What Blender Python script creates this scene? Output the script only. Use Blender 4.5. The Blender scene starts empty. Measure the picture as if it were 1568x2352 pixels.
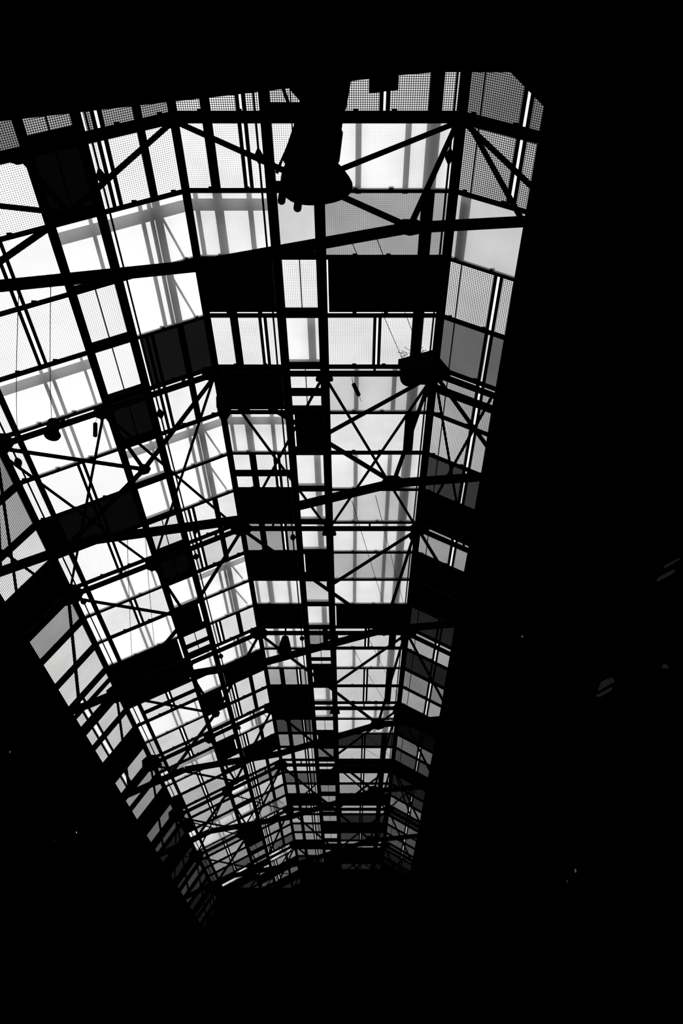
import bpy, math, random
from mathutils import Vector
random.seed(7)
C = bpy.context.scene.collection
# ---------------------------------------------------------------- dimensions (metres; X across, Y along the hall, Z up)
K = 16.0                 # roof flat above the camera's eye
EYE = 1.6
F_PX = 1895.58178
PITCH = math.atan((2686.64248 - 1176) / F_PX)
Y0, DY = 0.480414623, 0.100760279      # first truss and purlin spacing, in K
XA, XB = 0.135052104, -0.212068148     # folds of the vault
MR, ML, MLL = 0.565148, 0.517823, 1.6  # slopes of its sides
XC = XB - 0.3045
HC = 1 - ML * 0.3045
XF = -0.5764
XD = XA + 0.100
RIDGE, XG = -0.0392, -0.1010           # ridge beam, beam of the narrow strip
XE1, XE2, XE3 = XB - 0.1035, XB - 0.16, XB - 0.281
NMIN, NEND = -1, 36


def wall_x(n):           # the black wall on the right stands very slightly askew to the vault
    return XA + .0865 + .0165 * min(1, max(0, n) / 16) + .006 * max(0, n - 16) / 14



def hr(x):
    if x > XA: return 1 - MR * (x - XA)
    if x >= XB: return 1.0
    if x >= XC: return 1 - ML * (XB - x)
    return HC - MLL * (XC - x)


def arc(x):              # distance along the folded roof section
    if x > XA: return XA + (x - XA) * math.hypot(1, MR)
    if x >= XB: return x
    if x >= XC: return XB - (XB - x) * math.hypot(1, ML)
    return XB - 0.3045 * math.hypot(1, ML) - (XC - x) * math.hypot(1, MLL)


def P(x, h, n):
    return Vector((x * K, (Y0 + n * DY) * K, h * K + EYE))


def PY(x, h, y):
    return Vector((x * K, y * K, h * K + EYE))


# ---------------------------------------------------------------- materials
def mat(name):
    m = bpy.data.materials.new(name); m.use_nodes = True
    nt = m.node_tree; nt.nodes.clear()
    out = nt.nodes.new('ShaderNodeOutputMaterial')
    return m, nt, out


def steel(name, col, rough=0.7):
    m, nt, out = mat(name)
    d = nt.nodes.new('ShaderNodeBsdfPrincipled')
    no = nt.nodes.new('ShaderNodeTexNoise'); no.inputs['Scale'].default_value = 3
    r = nt.nodes.new('ShaderNodeValToRGB')
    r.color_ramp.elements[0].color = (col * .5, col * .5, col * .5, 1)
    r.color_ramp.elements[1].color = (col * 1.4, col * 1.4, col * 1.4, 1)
    nt.links.new(no.outputs['Fac'], r.inputs[0]); nt.links.new(r.outputs[0], d.inputs['Base Color'])
    d.inputs['Roughness'].default_value = rough
    d.inputs['Specular IOR Level'].default_value = 0.0
    nt.links.new(d.outputs[0], out.inputs[0])
    return m


STEEL = steel('black_steel', .004)
DARK = steel('black_paint', .002)
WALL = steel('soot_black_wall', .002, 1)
LAMPM = steel('lamp_metal', .004)
ROPE = steel('cable', .003)


def glow(name, s):
    m, nt, out = mat(name)
    e = nt.nodes.new('ShaderNodeEmission'); e.inputs['Strength'].default_value = s
    nt.links.new(e.outputs[0], out.inputs[0]); return m


PITCHM = .0027 * K
_pm = {}


def panel_mat(kind, level, seed=0):
    """perforated (M, D), double-layer perforated (P) or frosted (W) sheet; level = how much light it lets through"""
    key = (kind, level)
    if key in _pm: return _pm[key]
    m, nt, out = mat('perforated_sheet' if kind in 'MDP' else 'frosted_sheet')
    N, L = nt.nodes.new, nt.links.new
    uv = N('ShaderNodeUVMap'); uv.uv_map = 'UVMap'

    def math_(op, a, b=None, c_=None):
        k = N('ShaderNodeMath'); k.operation = op
        for i, v in enumerate((a, b, c_)):
            if v is None: continue
            if isinstance(v, (int, float)): k.inputs[i].default_value = v
            else: L(v, k.inputs[i])
        return k.outputs[0]

    def holes(pitch, rad, soft, rot=0.0):
        mp = N('ShaderNodeMapping'); mp.inputs['Rotation'].default_value = (0, 0, rot)
        mp.inputs['Scale'].default_value = (1 / pitch,) * 3
        L(uv.outputs[0], mp.inputs[0])
        s = N('ShaderNodeSeparateXYZ'); L(mp.outputs[0], s.inputs[0])
        fx = math_('SUBTRACT', math_('FRACT', s.outputs[0]), .5)
        fy = math_('SUBTRACT', math_('FRACT', s.outputs[1]), .5)
        d = math_('SQRT', math_('ADD', math_('MULTIPLY', fx, fx), math_('MULTIPLY', fy, fy)))
        mr = N('ShaderNodeMapRange'); mr.interpolation_type = 'SMOOTHSTEP'
        L(d, mr.inputs[0]); mr.inputs[1].default_value = rad - soft; mr.inputs[2].default_value = rad + soft
        mr.inputs[3].default_value = 1; mr.inputs[4].default_value = 0
        return mr.outputs[0]

    lin = (level / 10) ** (1.2 if kind == 'W' and level >= 9 else 2.2)
    nz = N('ShaderNodeTexNoise'); nz.inputs['Scale'].default_value = .9; nz.inputs['Detail'].default_value = 3
    L(uv.outputs[0], nz.inputs['Vector'])
    var = N('ShaderNodeMapRange'); L(nz.outputs['Fac'], var.inputs[0])
    var.inputs[1].default_value = .3; var.inputs[2].default_value = .7
    var.inputs[3].default_value = .86 if kind != 'W' or level < 9.5 else .97; var.inputs[4].default_value = 1.03
    if kind == 'W':
        mask = holes(PITCHM, .50, .14)
        tr = math_('MULTIPLY', math_('MULTIPLY_ADD', mask, .24 if level < 9.5 else .2, .76 if level < 9.5 else .8), var.outputs[0])
        tr = math_('MULTIPLY', tr, lin)
        t = N('ShaderNodeBsdfTransparent'); L(tr, t.inputs[0])
        tl = N('ShaderNodeBsdfTranslucent')
        L(math_('MULTIPLY', tr, .97), tl.inputs[0])
        mx = N('ShaderNodeMixShader'); mx.inputs[0].default_value = .42
        L(t.outputs[0], mx.inputs[1]); L(tl.outputs[0], mx.inputs[2])
        L(mx.outputs[0], out.inputs[0])
    else:
        if kind == 'M': mask = holes(PITCHM, .53, .07)
        elif kind == 'D': mask = holes(PITCHM, .41, .08)
        else:
            a, b = holes(PITCHM, .56, .12), holes(PITCHM * 1.07, .56, .12, .035)
            mask = math_('MULTIPLY', a, b)
            mask = math_('MULTIPLY_ADD', mask, .62, .38)
        t = N('ShaderNodeBsdfTransparent')
        L(math_('MULTIPLY', var.outputs[0], lin), t.inputs[0])
        d = N('ShaderNodeBsdfDiffuse'); d.inputs[0].default_value = (.004, .004, .004, 1)
        mx = N('ShaderNodeMixShader'); L(mask, mx.inputs[0]); L(d.outputs[0], mx.inputs[1]); L(t.outputs[0], mx.inputs[2])
        L(mx.outputs[0], out.inputs[0])
    _pm[key] = m
    return m


# ---------------------------------------------------------------- mesh helpers
class MB:
    def __init__(s): s.v, s.f, s.uv = [], [], []

    def quad(s, pts, uvs=None):
        b = len(s.v); s.v += [tuple(p) for p in pts]; s.f.append(tuple(range(b, b + len(pts)))); s.uv.append(uvs)

    def hexa(s, p8):
        b = len(s.v); s.v += [tuple(p) for p in p8]
        for q in ((0, 3, 2, 1), (4, 5, 6, 7), (0, 1, 5, 4), (1, 2, 6, 5), (2, 3, 7, 6), (3, 0, 4, 7)):
            s.f.append(tuple(b + i for i in q)); s.uv.append(None)

    def beam(s, p, q, w, t, up=Vector((0, 0, 1))):
        """bar from p to q (centre of its top face), width w across, thickness t below"""
        p, q = Vector(p), Vector(q); d = (q - p).normalized()
        side = d.cross(up)
        if side.length < 1e-5: side = d.cross(Vector((1, 0, 0)))
        side.normalize(); u = side.cross(d).normalized()
        a, b = side * w / 2, u * t
        s.hexa([p - a, p + a, p + a - b, p - a - b, q - a, q + a, q + a - b, q - a - b])

    def bar(s, p, q, w, t=None, up=Vector((0, 0, 1))):
        t = t or w; p, q = Vector(p), Vector(q)
        d = (q - p).normalized(); side = d.cross(up)
        if side.length < 1e-5: side = d.cross(Vector((1, 0, 0)))
        side.normalize(); u = side.cross(d).normalized()
        s.beam(p + u * t / 2, q + u * t / 2, w, t, up)

    def tube(s, pts, r, seg=8, r2=None):
        pts = [Vector(p) for p in pts]; b = len(s.v); n = len(pts)
        for i, p in enumerate(pts):
            d = (pts[min(i + 1, n - 1)] - pts[max(i - 1, 0)]).normalized()
            a = d.cross(Vector((0, 0, 1)))
            if a.length < 1e-4: a = d.cross(Vector((1, 0, 0)))
            a.normalize(); c = d.cross(a)
            rr = r if not isinstance(r, (list, tuple)) else r[i]
            for k in range(seg):
                th = 2 * math.pi * k / seg
                s.v.append(tuple(p + a * rr * math.cos(th) + c * rr * math.sin(th)))
        for i in range(n - 1):
            for k in range(seg):
                k2 = (k + 1) % seg
                s.f.append((b + i * seg + k, b + i * seg + k2, b + (i + 1) * seg + k2, b + (i + 1) * seg + k)); s.uv.append(None)
        s.f.append(tuple(b + k for k in range(seg))[::-1]); s.uv.append(None)
        s.f.append(tuple(b + (n - 1) * seg + k for k in range(seg))); s.uv.append(None)

    def prism(s, poly, d):
        """poly: list of Vectors, extruded by vector d"""
        b = len(s.v); n = len(poly); d = Vector(d)
        s.v += [tuple(p) for p in poly] + [tuple(Vector(p) + d) for p in poly]
        s.f.append(tuple(range(b, b + n))); s.uv.append(None)
        s.f.append(tuple(range(b + n, b + 2 * n))[::-1]); s.uv.append(None)
        for i in range(n):
            j = (i + 1) % n
            s.f.append((b + i, b + j, b + n + j, b + n + i)); s.uv.append(None)

    def build(s, name, m, parent=None, kind=None, bevel=0):
        me = bpy.data.meshes.new(name)
        me.from_pydata(s.v, [], s.f)
        if any(u for u in s.uv):
            ul = me.uv_layers.new(name='UVMap')
            for poly, u in zip(me.polygons, s.uv):
                for k, li in enumerate(poly.loop_indices):
                    ul.data[li].uv = u[k] if u else (0, 0)
        me.materials.append(m); me.update()
        o = bpy.data.objects.new(name, me); C.objects.link(o)
        if parent is not None: o.parent = parent
        if kind: o['kind'] = kind
        if bevel:
            b = o.modifiers.new('bevel', 'BEVEL'); b.width = bevel; b.segments = 3
        return o


def tag(o, label, cat, group=None):
    o['label'] = label; o['category'] = cat
    if group: o['group'] = group
    return o


def thing(name, label, cat, group=None):
    o = bpy.data.objects.new(name, None); C.objects.link(o)
    return tag(o, label, cat, group)


ORD = ('first second third fourth fifth sixth seventh eighth ninth tenth eleventh twelfth thirteenth fourteenth fifteenth '
       'sixteenth seventeenth eighteenth nineteenth twentieth').split()
TENS = {2: 'twenty', 3: 'thirty'}


def ordinal(k):
    if k <= 20: return ORD[k - 1]
    t, u = divmod(k, 10)
    return 'thirtieth' if k == 30 else 'fortieth' if k == 40 else TENS[t] + '-' + ORD[u - 1]


ZUP = Vector((0, 0, 1))
NRM = {'C': Vector((0, 0, 1)), 'R': Vector((MR, 0, 1)).normalized(), 'L': Vector((-ML, 0, 1)).normalized(),
       'LL': Vector((-MLL, 0, 1)).normalized()}


def facet_n(x):
    return NRM['R'] if x > XA else NRM['C'] if x >= XB else NRM['L'] if x >= XC else NRM['LL']


# ---------------------------------------------------------------- roof panels
# per column: x range and one code per bay from the near end; letter = sheet, digit = light let through, b = beam lying across above
COLS = {
 'right':  (XA + .006, XA + .125),
 'centre': (RIDGE + .0072, XA - .0062),
 'ridge':  (XG + .0062, RIDGE - .0072),
 'left':   (XB + .0045, XG - .0062),
 'slope':  (XE1 + .0055, XB - .0045),
 'strip':  (XE2 + .0055, XE1 - .0055),
 'lower':  (XE3 + .0045, XE2 - .0055),
 'gutter': (XC + .0045, XE3 - .0045),
 'eaves':  (XF, XC - .003),
}
#          bay: -2   -1   0    1    2    3    4    5    6    7    8    9    10   11   12   13   14   15   16   17   18   19   20   21   22   23   24   25   26   27   28   29   30   31   32   33   34   35
CODES = {
 'right':  'D3   D5   D7   W8   D9   M4   D8b  D9   D3   K    D8   K    K    D2   D9   D2   D7   D9   K    D1   D6   D4   K    D2   D4   D8   D3   D7   D6   D6   D4   D2   D1   K    K    K    K    K',
 'centre': 'D8   D8   W9   P6   K    M9   W8   P9   W9   W8   W9   W7   W9   K    M9   W9   M9   M9   W9   W9   M2   M9   K    M8   M8   K    M9   M2   K    M4   M8   K    K    M3   K    K    K    K',
 'ridge':  'D8   D8   M9   W8   M9   W9r  M9b  K    W9r  W9r  W9r  K    W8   W9r  M6r  M9b  K    W9r  W9r  M9   K    M5   M9   K    M7   M8   M6   M8   K    M9   M8   M8   K    K    K    K    K    K',
 'left':   'D8   D9   P9   W9b  K    M9   K    W9b  M9b  K    M6   K    W9   K    W9   W9   M7   K    K    M3   M6   M9   M9   M4   M8   K    M8   M9   M7   M8   K    M7   M3   K    K    K    K    K',
 'slope':  'D7   D6   M9   W10b W10  M1 P9   W10b W10  M9   M8   W10b W10  M9   W10  K    M9   M9   W10  M9   K    M9   M6   M9   M8   W7   M9   M8   M8   M5   W10  M8   K    M8   K    M3   K    K',
 'strip':  'D5   D6   M.5 W10b M9   M10  M.7 W10b W10  M8   M.5  W10  K    M9b  W10  W10  K    W10  M9   K    M9   M9   W10  M9   W9   W9   K    K    M5   M7   M8   W10  K    M7   M4   K    K    K',
 'lower':  'D5   D5   M9   P10  M10  W10b W10  M10  M.6  M10  W10  M9   W10  K    K    M9b  W10  M9   M8   W9b  M9   M8   M8   M8   W9b  W9   M7   M9   M8   M5   W10  K    M5   M6   M7   K    K    K',
 'gutter': 'K    K    D5   D6   M8   M9   M9   M9   K    M9   W10  W10  W10  K    K    M10  W10  M8   M6   W9   M9   K    M6   K    W10  W9   M6   M4   M4   M4   K    K    K    K    K    K    K    K',
 'eaves':  'K    K    K    D4   D5   D6   D6   D7   D10  K    D7   D10  D10  D10b D10  D10  K    D9   D8   D8   K    D6   D4   D2   K    D3   D4   D5   D4   D3   D3   D2   D1   K    K    K    K    K',
}
WHERE = {
 'right': 'slope right of the fold', 'centre': 'wide row right of ridge', 'ridge': 'narrow row left of ridge',
 'left': 'row right of left fold', 'slope': 'first row of left slope', 'strip': 'narrow row on left slope',
 'lower': 'wide row on left slope', 'gutter': 'slim slit on left slope', 'eaves': 'steep row at left edge',
}
LOOK = {'K': 'black opaque', 'D': 'dim dotted', 'M': 'perforated', 'P': 'double-layer perforated', 'W': 'white frosted'}
# seams of the perforated sheets: bright slot between two dark strips
SLOT = {'centre': (.0422,), 'left': (-.1304,), 'slope': (-.2939,), 'lower': (-.4313,), 'right': (.2056,), 'eaves': (-.5629,)}
SEAM = {'ridge': ((XG + RIDGE) / 2,), 'strip': ((XE1 + XE2) / 2,), 'right': (.157,)}
# bars seen through the frosted sheets: (x, width)
BACK = {'centre': ((.0115, .0075), (.0735, .0075)), 'left': ((-.204, .006), (-.133, .007)),
        'slope': ((-.2573, .0055), (-.2680, .0055)), 'lower': ((-.4255, .005), (-.4365, .005), (XE2 - .012, .004)),
        'strip': ((XE1 - .011, .005),), 'right': ((XA + .014, .014),), 'ridge': ()}


def sheet(mb, x0, x1, n0, n1):
    a, b = arc(x0) * K, arc(x1) * K
    y0, y1 = (Y0 + n0 * DY) * K, (Y0 + n1 * DY) * K
    mb.quad([P(x0, hr(x0), n0), P(x1, hr(x1), n0), P(x1, hr(x1), n1), P(x0, hr(x0), n1)],
            [(a, y0), (b, y0), (b, y1), (a, y1)])


for col, (x0, x1) in COLS.items():
    codes = CODES[col].split()
    assert len(codes) == 38, (col, len(codes))
    for i, code in enumerate(codes):
        n = i - 2
        if i == 0: continue
        kd = code[0]; tail = code[1:].rstrip('br'); lv = float(tail) if tail else 0
        if n >= 22 and kd != 'W' and lv > 2: lv -= 1      # far sheets tinted darker: dimness of the far end put into their colour
        if n >= 30 and lv > 2: lv = max(1, lv - 2)  # last bays tinted darker still, painting the fade into the dark
        nrm = facet_n((x0 + x1) / 2)
        label = f'{LOOK[kd]}{" grey" if kd in "MPW" and lv < 7.5 else ""} panel in {WHERE[col]}, {ordinal(i)} bay from the near end'
        t = thing('skylight_panel', label, 'roof panel', 'roof panels of the long glazed vault')
        g0, g1 = n + .03, n + 1 - .03
        if kd == 'K':
            e = .0017 if n < 20 else -.004
            a, b = x0 - .004, x1 + .004
            if col == 'right': b = wall_x(n) + .004
            if col == 'eaves': a = x0 - .0025
            if col in ('left', 'strip', 'lower'): b = x1 - e
            if col in ('centre', 'ridge', 'slope'): a = x0 + e
            gap = .06 if n < 12 else .04; m = MB()
            pts = [P(a, hr(a), n), P(b, hr(b), n), P(b, hr(b), n + 1 - gap), P(a, hr(a), n + 1 - gap)]
            m.hexa([p for p in pts] + [p + nrm * .02 for p in pts])
            m.build('panel_plate', DARK, t)
            continue
        mm = panel_mat(kd, lv)
        xs = [x0 - .004, x1 + .004]
        if col == 'left' and kd != 'W': xs[1] = x1 - .002
        if col == 'slope' and kd != 'W': xs[0] = x0 + .003
        if col == 'right': xs = [x0 - .004, wall_x(n) + .003]
        m = MB(); strips = MB(); has = False
        lo = xs[0]
        if kd != 'W':
            slots = SLOT.get(col, ())
            if col == 'eaves' and n not in (11, 12, 13, 15): slots = ()
            if col == 'centre' and kd == 'P': slots = ()
            for sx in slots:
                gp = .0014 if lv >= 5 else .0006 if lv > 2.5 else 0
                if not (xs[0] < sx < xs[1]): continue
                if gp:
                    sheet(m, lo, sx - gp, n, n + 1); lo = sx + gp
                for sg in (-1, 1):
                    xx = sx + sg * .0038
                    strips.beam(P(xx, hr(xx), n) - nrm * .004, P(xx, hr(xx), n + 1) - nrm * .004, .0048 * K, .02, nrm)
                has = True
            for sx in SEAM.get(col, ()):
                strips.beam(P(sx, hr(sx), n) - nrm * .004, P(sx, hr(sx), n + 1) - nrm * .004, .0016 * K, .02, nrm); has = True
        sheet(m, lo, xs[1], n, n + 1)
        m.build('perforated_sheet' if kd != 'W' else 'frosted_sheet', mm, t)
        if has: strips.build('edge_strip', STEEL, t)
        if kd == 'W' or 'r' in code:
            for bx, bw in BACK.get(col, ()):
                q = MB(); up = nrm * .17
                q.beam(P(bx, hr(bx), n + .10) + up, P(bx, hr(bx), n + 1.10) + up, bw * K, .02, nrm); q.build('backing_bar', STEEL, t)
            if 'r' in code:
                bx = XG + (RIDGE - XG) * .69; q = MB(); up = nrm * .22
                q.beam(P(bx, hr(bx), n + .12) + up, P(bx, hr(bx), n + 1.12) + up, .0118 * K, .02, nrm); q.build('backing_bar', STEEL, t)
        if col == 'slope' and kd == 'W':
            q = MB(); up = nrm * .25
            q.beam(P(-.2484, hr(-.2484), n + .2) + up, P(-.226, hr(-.226), n + 1.05) + up, .0032 * K, .05, nrm); q.build('backing_strut', STEEL, t)
        if 'b' in code:
            q = MB(); pos = {'W': .2, 'M': .55, 'D': .45}[kd] + .22 * (Y0 + n * DY); up = nrm * .36
            xa_, xb_ = x0 - .005, x1 + .005
            q.beam(P(xa_, hr(xa_), n + pos) + up, P(xb_, hr(xb_), n + pos) + up, .017 * K, .03, nrm); q.build('backing_crossbar', STEEL, t)

# wide beams lying above the sheets, seen as soft dark bars
for bx, w, what in ((.1049, .017, 'beside the right fold of the roof'), (-.1758, .012, 'beside the left fold of the roof'),
                    (-.2484, .010, 'over the first row of the left slope')):
    m = MB(); nm = facet_n(bx); up = nm * .24
    m.beam(P(bx, hr(bx), NMIN) + up, P(bx, hr(bx), NEND - .03) + up, w * K, .04, nm)
    tag(m.build('outer_girder', STEEL), 'blurred dark beam above the roof sheets, ' + what, 'beam', 'outer beams above the roof sheets')

# ---------------------------------------------------------------- purlins
for n in range(NMIN, NEND):
    k = n - NMIN + 1
    t = thing('purlin', f'thin black cross bar with bolt heads folded over the vault, {ordinal(k)} from the near end', 'roof bar',
              'purlins across the vault')
    m = MB(); xs = [XF - .003, XC, XB, XA, wall_x(n) + .004]
    for a, b in zip(xs, xs[1:]):
        nm = facet_n((a + b) / 2)
        p, q = P(a, hr(a), n), P(b, hr(b), n)
        if b <= XC: m.beam(p + nm * (.006 * K), q + nm * (.006 * K), .0040 * K, .0125 * K, nm)
        else: m.beam(p + nm * (.0036 * K), q + nm * (.0036 * K), .0032 * K, .0072 * K, nm)
    x = XF + .02
    while x < wall_x(n) - .006:
        nm = facet_n(x); c = P(x, hr(x), n) + nm * (.002 * K) + Vector((0, -.0028 * K, 0))
        m.tube([c + Vector((-.05, 0, 0)), c + Vector((.05, 0, 0))], .03, 6)
        x += .047 if n < 20 else .094
    m.build('bar', STEEL, t)
    for a, b in ((XG, RIDGE), (XE2, XE1)):
        nm = facet_n((a + b) / 2); m = MB()
        o_ = nm * (.006 * K) + Vector((0, -.0050 * K, 0))
        m.beam(P(a, hr(a), n) + o_, P(b, hr(b), n) + o_, .0102 * K, .0121 * K, nm)
        m.build('thick_crosspiece', STEEL, t)

# ---------------------------------------------------------------- longitudinal beams and conduits
NE2 = NEND - .03
for x, w, d, what in ((RIDGE, .0142, .012, 'thick black ridge beam running the length of the vault'),
                      (XG, .0125, .012, 'black beam left of the ridge beam, along the narrow panel row'),
                      (XA, .0120, .010, 'black beam along the right fold of the vault'),
                      (XB, .0090, .010, 'black beam along the left fold of the vault'),
                      (XE1, .0110, .012, 'upper black beam of the two framing the narrow row on the left slope'),
                      (XE2, .0110, .012, 'lower black beam of the two framing the narrow row on the left slope'),
                      (XE3, .0085, .010, 'black beam low on the left slope, beside the slim bright slit'),
                      (XC, .0080, .010, 'black beam along the lower left fold above the steep panels')):
    nm = facet_n(x) if x not in (XA, XB, XC) else ZUP
    m = MB(); y = NMIN
    m.beam(P(x, hr(x), NMIN) - nm * .03, P(x, hr(x), NE2) - nm * .03, w * K, d * K, nm)
    tag(m.build('longitudinal_girder', STEEL), what, 'beam')
for x, what in ((.1253, 'thin black conduit beside the right fold beam'), (-.1132, 'thin black conduit just left of the narrow ridge row'),
                (-.3056, 'thin black conduit at the top of the left slope strip'), (-.5065, 'thin black conduit along the slim row low on the left')):
    nm = facet_n(x); t = thing('conduit', what, 'pipe', 'conduits under the roof')
    m = MB(); m.tube([P(x, hr(x), NMIN) - nm * .12, P(x, hr(x), NE2) - nm * .12], .022, 6); m.build('pipe', STEEL, t)
    for n in (.5, 4.5, 8.4, 12.4, 16.4):
        c = P(x, hr(x), n) - nm * .12
        m = MB(); m.tube([c + Vector((0, -.16, 0)), c + Vector((0, -.03, 0)), c + Vector((0, .03, 0)), c + Vector((0, .16, 0))], [.025, .09, .09, .025], 8)
        m.build('coupling', STEEL, t)

# ---------------------------------------------------------------- trusses
JN = (.0620, .757); MN = (-.293, .782)
CH = [(-.574, .5500), (-.452, .605), (-.345, .656), (-.15, .690), (.06, .7555), (.221, .7710)]


def gusset(m, c, n, rad, sides=7, t=.06, sq=1.0, ph=.2):
    poly = [P(c[0], c[1], n) + Vector((math.cos(ph + 2 * math.pi * k / sides) * rad, -t / 2, math.sin(ph + 2 * math.pi * k / sides) * rad * sq)) for k in range(sides)]
    m.prism(poly, (0, t, 0))


for n in range(0, NEND, 4):
    k = n // 4 + 1
    extra = {0: ', behind the floodlight', 4: ', hung with small lamps'}.get(n, '')
    t = thing('roof_truss', f'black lattice truss spanning the vault, {ordinal(k)} from the near end{extra}', 'truss', 'trusses across the vault')
    m = MB(); xs = [XF - .003, XC, XB, XA, wall_x(n) + .004]
    for a, b in zip(xs, xs[1:]):
        nm = facet_n((a + b) / 2)
        t0 = .0115 if n else .0038
        m.beam(P(a, hr(a) - t0, n), P(b, hr(b) - t0, n), .0040 * K, (.0213 - t0) * K, nm)
    for x in (-.54, XC, -.43, XE1, -.26, XB, -.15, RIDGE, .04, XA, .20):
        p = P(x, hr(x) - .003, n); m.bar(p, p - Vector((0, 0, .0105 * K)), .10, .06)
    m.build('top_chord', STEEL, t)
    m = MB()
    for (a, b) in zip(CH, CH[1:]):
        m.bar(P(*a, n), P(*b, n), .006 * K, .0118 * K)
    m.build('bottom_chord', STEEL, t)
    hB, hA = .977, .975
    webs = [((-.205, hB), JN, .0055), ((.128, hA), JN, .0055), ((.126, hA), (-.0385, .848), .0050), ((-.0385, .985), (-.0385, .845), .0075),
            ((-.212, hB), MN, .0055), ((XE2, hr(XE2) - .02), MN, .0050), ((XC + .01, HC - .02), MN, .0045), ((.138, hA), (.219, .785), .0050), (MN, (-.375, .643), .0060),
            ((XC, HC - .02), (-.452, .605), .005), ((XF, .74), (-.50, .585), .005)]
    if n == 0: webs.append(((.142, hA), (.178, .775), .0045))
    for a, b, w in webs:
        m = MB(); m.bar(P(*a, n), P(*b, n), w * K, .004 * K, Vector((0, 1, 0))); m.build('web_member', STEEL, t)
    for c, rad, sq in ((JN, .26, .8), ((XA + .002, .983), .33, .75), ((XB, .983), .36, .75), ((XE2, hr(XE2) - .018), .26, 1.0),
                       ((XC, HC - .012), .42, .9), (MN, .15, 1.0)):
        m = MB(); gusset(m, c, n, rad, 7, .06, sq); m.build('gusset_plate', STEEL, t)
    m = MB()
    r0 = P(RIDGE, .984, n)
    m.prism([r0 + Vector((dx, -.03, dz)) for dx, dz in ((-.16, 0), (.16, 0), (.22, -.22), (.2, -.27), (-.2, -.27), (-.22, -.22))], (0, .06, 0))
    m.build('gusset_plate', STEEL, t)

# ---------------------------------------------------------------- cross bracing between trusses
NODE = {'right edge': (.2215, hr(.2215)), 'right fold': (XA, 1), 'ridge': (RIDGE, 1), 'left fold': (XB, 1),
        'left slope joint': (XE2, hr(XE2)), 'lower left fold': (XC, HC), 'left eaves': (XF, hr(XF))}
names = list(NODE)
for n0 in (4, 20, 28):
    for a, b in zip(names, names[1:]):
        for s, e in ((a, b), (b, a)):
            m = MB()
            dz = .006 if s == b else 0
            p = P(NODE[s][0], NODE[s][1] - .016 - dz, n0); q = P(NODE[e][0], NODE[e][1] - .016 - dz, n0 + 4)
            m.bar(p, q, .0042 * K, .0025 * K)
            tag(m.build('cross_brace', STEEL),
                f'thin black brace from {s} at {ordinal(n0 // 4 + 1)} truss to {e} at {ordinal(n0 // 4 + 2)}', 'brace', 'cross braces in the roof plane')

# ---------------------------------------------------------------- wires
def wire(p, q, sag, label, r=.007):
    pts = []
    for i in range(13):
        u = i / 12; v = p.lerp(q, u); v.z -= sag * 4 * u * (1 - u); pts.append(v)
    m = MB(); m.tube(pts, r, 5)
    tag(m.build('hanging_wire', ROPE), label, 'wire', 'thin wires under the roof')


wire(P(.0004, .7387, 0), P(.086, 1, 3.9), .02, 'thin wire from near truss chord, nearest the ridge beam')
wire(P(.0265, .7426, 0), P(.120, 1, 3.95), .02, 'thin wire from near truss chord, right of its twin')
wire(P(-.3158, .664, 0), P(-.494, .862, 4), .12, 'thin slack wire at the far left, leftmost of two')
wire(P(-.2866, .6695, 0), P(-.4457, .876, 4), .12, 'thin slack wire over the left slope, right one of two')
wire(P(.0035, .724, 4), P(.093, .995, 11.7), .03, 'thin wire from second truss chord down the wide right row')
wire(P(.0363, .7335, 4), P(.138, .99, 11.7), .03, 'thin wire from second truss chord reaching the right fold')
wire(P(-.2974, .6656, 4), P(XB - .262, hr(XB - .262), 11.3), .1, 'slack wire over the lower left slope beyond second truss, left one')
wire(P(-.2740, .6690, 4), P(XB - .215, hr(XB - .215), 11.3), .1, 'slack wire over the lower left slope beyond second truss, right one')
for k, n0 in ((12, 'fourth'), (16, 'fifth'), (8, 'third')):
    wire(P(.0035, .724, k), P(.093, .995, k + 7.7), .03, f'thin wire hanging from {n0} truss chord, left one')
    wire(P(.0363, .7335, k), P(.138, .99, k + 7.7), .03, f'thin wire hanging from {n0} truss chord, right one')

# ---------------------------------------------------------------- floodlight hanging from the near gallery
FY = .240


def fpoly(pts):
    return [PY(x, h, FY) for x, h in pts]


t = thing('floodlight', 'large black floodlight with flared bowl hanging upside down from the near gallery', 'lamp')
m = MB()
m.prism(fpoly([(-.046, .575), (.003, .575), (-.0, .5442), (-.0032, .5052), (-.0109, .4878), (-.0107, .4361), (-.0165, .428), (-.0335, .428),
               (-.0356, .4343), (-.029, .4862), (-.0281, .513), (-.0355, .5292)]), (0, -.10, 0))
m.build('mounting_arm', LAMPM, t, bevel=.02)
m = MB()
m.prism(fpoly([(-.022, .4878), (-.0105, .4878), (-.0075, .484), (-.0056, .4758), (-.0074, .4440), (-.0090, .4385), (-.0115, .4361), (-.022, .4361)]), (0, -.12, 0))
m.build('ballast_box', LAMPM, t, bevel=.03)
m = MB()
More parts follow.
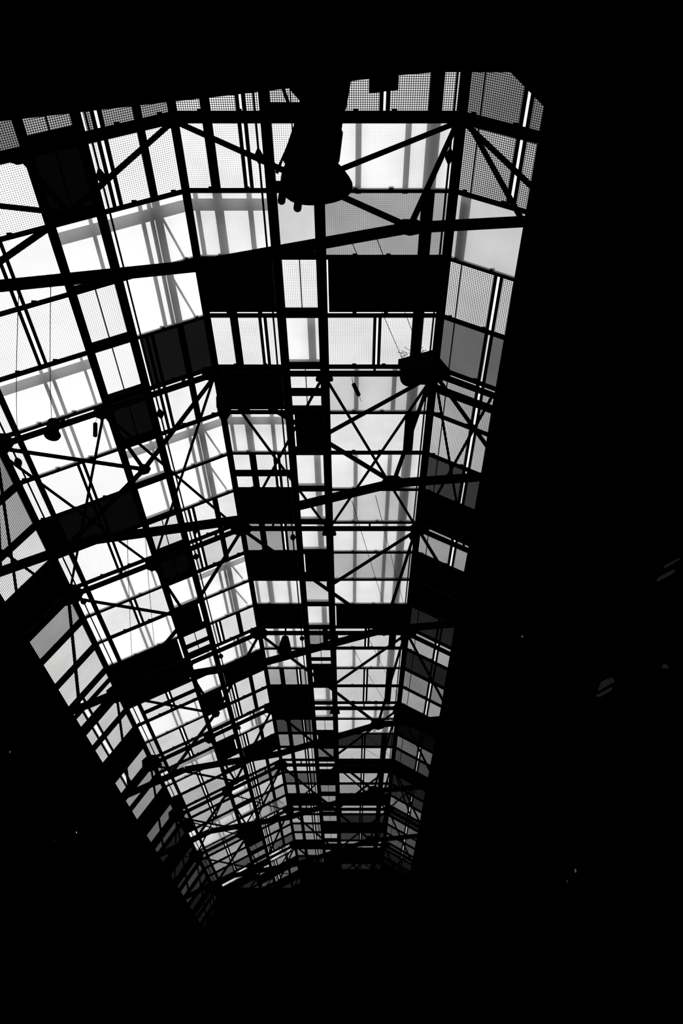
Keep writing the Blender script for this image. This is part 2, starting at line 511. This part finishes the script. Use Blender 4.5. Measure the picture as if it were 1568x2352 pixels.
# bowl: rings around a tilted axis
c0 = PY(-.0222, .438, FY) + Vector((0, -.02, 0)); ax = (PY(-.0195, .400, FY) - PY(-.0235, .440, FY)).normalized()
u = ax.cross(Vector((0, 1, 0))).normalized(); v = ax.cross(u)
ax = (ax + Vector((.10, 0, 0))).normalized(); u = ax.cross(Vector((0, 1, 0))).normalized(); v = ax.cross(u)
prof = [(-.04, .10), (.0, .22), (.08, .262), (.18, .285), (.30, .306), (.38, .312), (.46, .30), (.53, .265), (.58, .21), (.62, .12), (.635, .02)]
SEG = 36; b = len(m.v)
for s_, r_ in prof:
    for k in range(SEG):
        th = 2 * math.pi * k / SEG
        m.v.append(tuple(c0 + ax * s_ + u * r_ * math.cos(th) + v * r_ * .26 * math.sin(th)))
for i in range(len(prof) - 1):
    for k in range(SEG):
        k2 = (k + 1) % SEG
        m.f.append((b + i * SEG + k, b + i * SEG + k2, b + (i + 1) * SEG + k2, b + (i + 1) * SEG + k)); m.uv.append(None)
m.f.append(tuple(b + k for k in range(SEG))); m.uv.append(None)
m.f.append(tuple(b + (len(prof) - 1) * SEG + k for k in range(SEG))); m.uv.append(None)
m.build('bowl', LAMPM, t)
for (xa_, ha_), (xb_, hb_) in (((-.0352, .415), (-.0358, .3985)), ((-.0268, .405), (-.0271, .3915))):
    m = MB(); m.tube([PY(xa_, ha_, FY - .002), PY(xb_, hb_, FY - .002)], .034, 12); m.build('clamp_bolt', LAMPM, t, bevel=.01)
m = MB(); m.tube([PY(-.046, .552, FY), PY(-.0318, .486, FY), PY(-.0400, .432, FY)], .018, 8); m.build('bracket_rod', LAMPM, t)

# ---------------------------------------------------------------- small lamps and boxes at the second truss
t = thing('pendant_lamp', 'small round black pendant lamp under the second truss on the left slope', 'lamp')
m = MB(); a = P(-.4425, .876, 4); m.tube([a, a + Vector((.02, 0, -.28))], [.15, .15], 12); m.build('stem', LAMPM, t)
m = MB(); cc = a + Vector((.05, 0, -.40))
m.tube([cc + Vector((0, 0, z)) for z in (.12, .1, .06, 0, -.05, -.09, -.12)], [.04, .10, .16, .20, .185, .12, .04], 20); m.build('shade', LAMPM, t)
m = MB(); m.tube([P(-.3801, .8735, 4), P(-.3752, .8475, 4)], .055, 10)
tag(m.build('light_tube', LAMPM, bevel=.02), 'short black capsule hanging just left of the joint on the left slope', 'lamp')
m = MB(); m.tube([P(-.3801, .8735, 4), P(-.3801, .897, 4)], .006, 5); o = m.build('suspension_wire', ROPE)
o.parent = [x for x in C.objects if x.name == 'light_tube'][0]
m = MB(); m.tube([P(.0065, .9595, 4), P(.0145, .9345, 4)], .055, 10)
sl = tag(m.build('light_tube', LAMPM, bevel=.02), 'short tilted black capsule hanging in the wide row right of the ridge', 'lamp')
m = MB(); m.tube([P(.0040, .975, 4), P(.0052, .963, 4), P(.0065, .9595, 4)], .008, 5); m.tube([P(.0145, .9345, 4), P(.0185, .921, 4)], .006, 5)
m.build('suspension_wire', ROPE, sl)
t = thing('junction_box', 'black box with bent bracket on the left fold beam just beyond second truss', 'box')
m = MB(); m.prism([P(x, h, 4) + Vector((0, -.06, 0)) for x, h in ((-.2015, .940), (-.190, .945), (-.184, .935), (-.182, .905), (-.186, .894), (-.196, .894), (-.2005, .905), (-.203, .925))], (0, .22, 0))
m.build('case', LAMPM, t, bevel=.02)
m = MB(); m.tube([P(-.196, .94, 4), P(-.205, .955, 4), P(-.206, .975, 4)], .03, 6); m.build('bracket', LAMPM, t)
t = thing('speaker_horn', 'lumpy black horn loudspeaker below the second truss near the right fold', 'loudspeaker')
m = MB(); a = P(.098, .985, 4); m.tube([a, a + Vector((-.06, -.06, -.22)), a + Vector((-.1, -.08, -.34)), a + Vector((-.1, -.09, -.42))], [.26, .26, .2, .08], 14)
m.build('horn', LAMPM, t)
m = MB(); m.prism([P(x, h, 3.95) for x, h in ((.078, 1.012), (.098, 1.020), (.135, 1.035), (.150, 1.004), (.160, .985), (.13, .968), (.09, .972))], (0, .25, 0))
m.build('mounting_box', LAMPM, t)
# twigs of a nest lodged over the joint
m = MB()
for i in range(18):
    a = P(.088 + random.random() * .03, 1.012 + random.random() * .008, 3.86)
    d = Vector((random.uniform(-1, .7), random.uniform(-.3, .3), random.uniform(-.2, 1))).normalized() * random.uniform(.1, .26)
    m.tube([a, a + d], .008, 4)
tag(m.build('bird_nest', ROPE), 'ragged dark twigs lodged above the loudspeaker at the right fold', 'nest')

t = thing('bucket_lamp', 'small bell-shaped lamp with crossed bracket under the fourth truss', 'lamp')
m = MB(); a = P(-.1495, .973, 12); m.tube([a, a + Vector((0, 0, -.30)), a + Vector((0, 0, -.62))], [.12, .2, .27], 14); m.build('shade', LAMPM, t)
m = MB(); m.bar(a + Vector((-.35, 0, .12)), a + Vector((.35, 0, .2)), .05); m.bar(a + Vector((0, 0, .0)), a + Vector((0, 0, .36)), .05); m.build('bracket', LAMPM, t)
t = thing('cable_clamp_row', 'two small knobs on the bottom chord of the second truss', 'clamp')
for dx in (-.11, .11):
    m = MB(); m.tube([P(-.214, .678, 4) + Vector((dx, 0, 0)), P(-.214, .668, 4) + Vector((dx, 0, 0))], .045, 8); m.build('knob', STEEL, t)

# ---------------------------------------------------------------- the hall: gallery overhead, walls, floor, far end
def slab(name, poly, dz, m_, kind='structure'):
    m = MB(); m.prism(poly, dz); return m.build(name, m_, kind=kind)


GH = .5
edge = [(-.5795, .2868), (-.213, .2452), (-.1114, .2339), (-.0731, .2298), (.0287, .2181), (.0502, .21635), (.0938, .21635), (.1036, .2248), (.1199, .2389), (.2212, .2389)]
poly = [PY(x, GH, y) for x, y in edge] + [PY(.2212, GH, -.40), PY(-.5795, GH, -.40)]
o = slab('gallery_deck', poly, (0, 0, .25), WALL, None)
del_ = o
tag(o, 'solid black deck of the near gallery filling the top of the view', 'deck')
DECK = o; m = MB(); m.prism([PY(.0115, .5, .219), PY(.0287, .5, .2171), PY(.0287, .5, .2241), PY(.0115, .5, .2262)], (0, 0, -.08))
m.build('bracket', WALL, DECK)['label'] = 'small rectangular box hanging off the deck edge'

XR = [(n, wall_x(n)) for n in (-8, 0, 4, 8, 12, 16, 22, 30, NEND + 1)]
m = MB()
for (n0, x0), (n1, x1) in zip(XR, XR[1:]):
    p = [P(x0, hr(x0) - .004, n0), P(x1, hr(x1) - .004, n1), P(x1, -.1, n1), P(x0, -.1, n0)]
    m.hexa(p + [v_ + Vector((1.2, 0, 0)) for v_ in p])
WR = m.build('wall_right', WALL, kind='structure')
xl = XF - .004
m = MB(); p = [P(xl, .75, -8), P(xl, .75, NEND + 1), P(xl, -.1, NEND + 1), P(xl, -.1, -8)]
m.hexa(p + [v_ - Vector((.4, 0, 0)) for v_ in p]); m.build('wall_left', WALL, kind='structure')
m = MB(); a, b = P(-.62, -.1, NEND), P(.32, -.1, NEND)
p = [a, b, P(.32, 1.03, NEND), P(-.62, 1.03, NEND)]
m.hexa(p + [v_ + Vector((0, .4, 0)) for v_ in p]); m.build('wall_far', WALL, kind='structure')
m = MB(); p = [P(-.62, -.1, -9), P(.32, -.1, -9), P(.32, 1.03, -9), P(-.62, 1.03, -9)]
m.hexa(p + [v_ - Vector((0, .4, 0)) for v_ in p]); m.build('wall_near', WALL, kind='structure')
m = MB(); p = [P(-.62, -.1, -9), P(.32, -.1, -9), P(.32, -.1, NEND + 1), P(-.62, -.1, NEND + 1)]
m.hexa(p + [v_ - Vector((0, 0, .3)) for v_ in p]); m.build('floor', WALL, kind='structure')
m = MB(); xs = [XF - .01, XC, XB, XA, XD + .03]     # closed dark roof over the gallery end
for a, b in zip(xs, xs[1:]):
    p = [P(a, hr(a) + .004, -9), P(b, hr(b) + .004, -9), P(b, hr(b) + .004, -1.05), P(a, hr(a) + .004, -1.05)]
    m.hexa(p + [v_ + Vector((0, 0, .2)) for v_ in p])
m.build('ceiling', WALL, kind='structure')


# dim dirty windows and tiny lamps on the dark walls
TH = PITCH; CT, ST = math.cos(TH), math.sin(TH)


def wall_point(px, py, xw):
    D = xw * F_PX / (px - 802.11); h = CT * D * (2686.64 - py) / F_PX
    return PY(xw, h, (D - h * ST) / CT)


GLASS = glow('dirty_window_glass', .009)
wn = 0
for grp in (((1372, 1586), (1380, 1566), (1394, 1559), (1398, 1570)), ((1366, 1598.5), (1401, 1579), (1399, 1585), (1373, 1600.6)),
            ((1399, 1556), (1406, 1563), (1403.5, 1569)), ((1523, 1525), (1518, 1535), (1531, 1535)),
            ((1506, 1335), (1512.5, 1325), (1544, 1309), (1540, 1317)), ((1522, 1304), (1527, 1298), (1558, 1282.5))):
    wn += 1
    m = MB(); m.prism([wall_point(a, b, .219) for a, b in grp], (.03, 0, 0)); m.build(f'window_{wn}', GLASS, kind='structure')
for px, py, rr, e, what in ((1200, 1462, .022, .16, 'nearest the roof edge'), (1322, 2000, .03, .07, 'low on the right wall'),
                            (1303.5, 2024, .022, .02, 'faintest on the right wall'), (22, 1727, .03, .10, 'highest on the left wall'),
                            (175, 1912, .03, .42, 'brightest on the left wall'), (123, 1931, .018, .02, 'faintest on the left wall')):
    xw = .2195 if px > 802 else XF + .0005
    c_ = wall_point(px, py, xw); sx = 1 if px > 802 else -1
    t = thing('wall_lamp', 'tiny lamp in the black dark, ' + what, 'lamp', 'tiny wall lamps')
    m = MB(); m.tube([c_ + Vector((0, 0, 0)), c_ + Vector((sx * .04, 0, 0))], rr * 1.3, 10); m.build('housing', DARK, t)
    m = MB(); m.tube([c_ + Vector((-sx * (.001 + q_), 0, 0)) for q_ in (.0, .012, .02)], [rr, rr * .8, rr * .2], 10); m.build('bulb', glow('lamp_glow', e), t)

# ---------------------------------------------------------------- sky
w = bpy.data.worlds.new('overcast_sky'); bpy.context.scene.world = w; w.use_nodes = True
nt = w.node_tree; nt.nodes.clear(); N, L = nt.nodes.new, nt.links.new
tc = N('ShaderNodeTexCoord'); sp = N('ShaderNodeSeparateXYZ'); L(tc.outputs['Generated'], sp.inputs[0])


def mth(op, a, b=None, c_=None):
    k = N('ShaderNodeMath'); k.operation = op
    for i, v_ in enumerate((a, b, c_)):
        if v_ is None: continue
        if isinstance(v_, (int, float)): k.inputs[i].default_value = v_
        else: L(v_, k.inputs[i])
    return k.outputs[0]


base = mth('MULTIPLY_ADD', mth('MAXIMUM', sp.outputs[2], 0), 1.24, 0.19)
gdir = Vector((-.42, .75, .52)).normalized()        # bright veil of cloud around the hidden sun
dt = N('ShaderNodeVectorMath'); dt.operation = 'DOT_PRODUCT'; L(tc.outputs['Generated'], dt.inputs[0]); dt.inputs[1].default_value = gdir
glow_ = mth('MULTIPLY', mth('POWER', mth('MAXIMUM', dt.outputs['Value'], 0), 14), .6)
bg = N('ShaderNodeBackground'); L(mth('ADD', base, glow_), bg.inputs[1]); bg.inputs[0].default_value = (1, 1, 1, 1)
wo = N('ShaderNodeOutputWorld'); L(bg.outputs[0], wo.inputs[0])

# ---------------------------------------------------------------- camera
cd = bpy.data.cameras.new('camera'); cam = bpy.data.objects.new('camera', cd); C.objects.link(cam)
cam.location = (0, 0, EYE)
cam.rotation_euler = (math.pi / 2 + PITCH, 0, 0)
cd.sensor_fit = 'VERTICAL'; cd.sensor_height = 36.0
cd.lens = F_PX / 2352 * 36.0
cd.shift_x = -(802.11 - 784) / 2352
cd.clip_start = .05; cd.clip_end = 500
bpy.context.scene.camera = cam
vs = bpy.context.scene.view_settings
vs.view_transform = 'Standard'; vs.look = 'None'; vs.exposure = 0; vs.gamma = 1; vs.use_curve_mapping = False
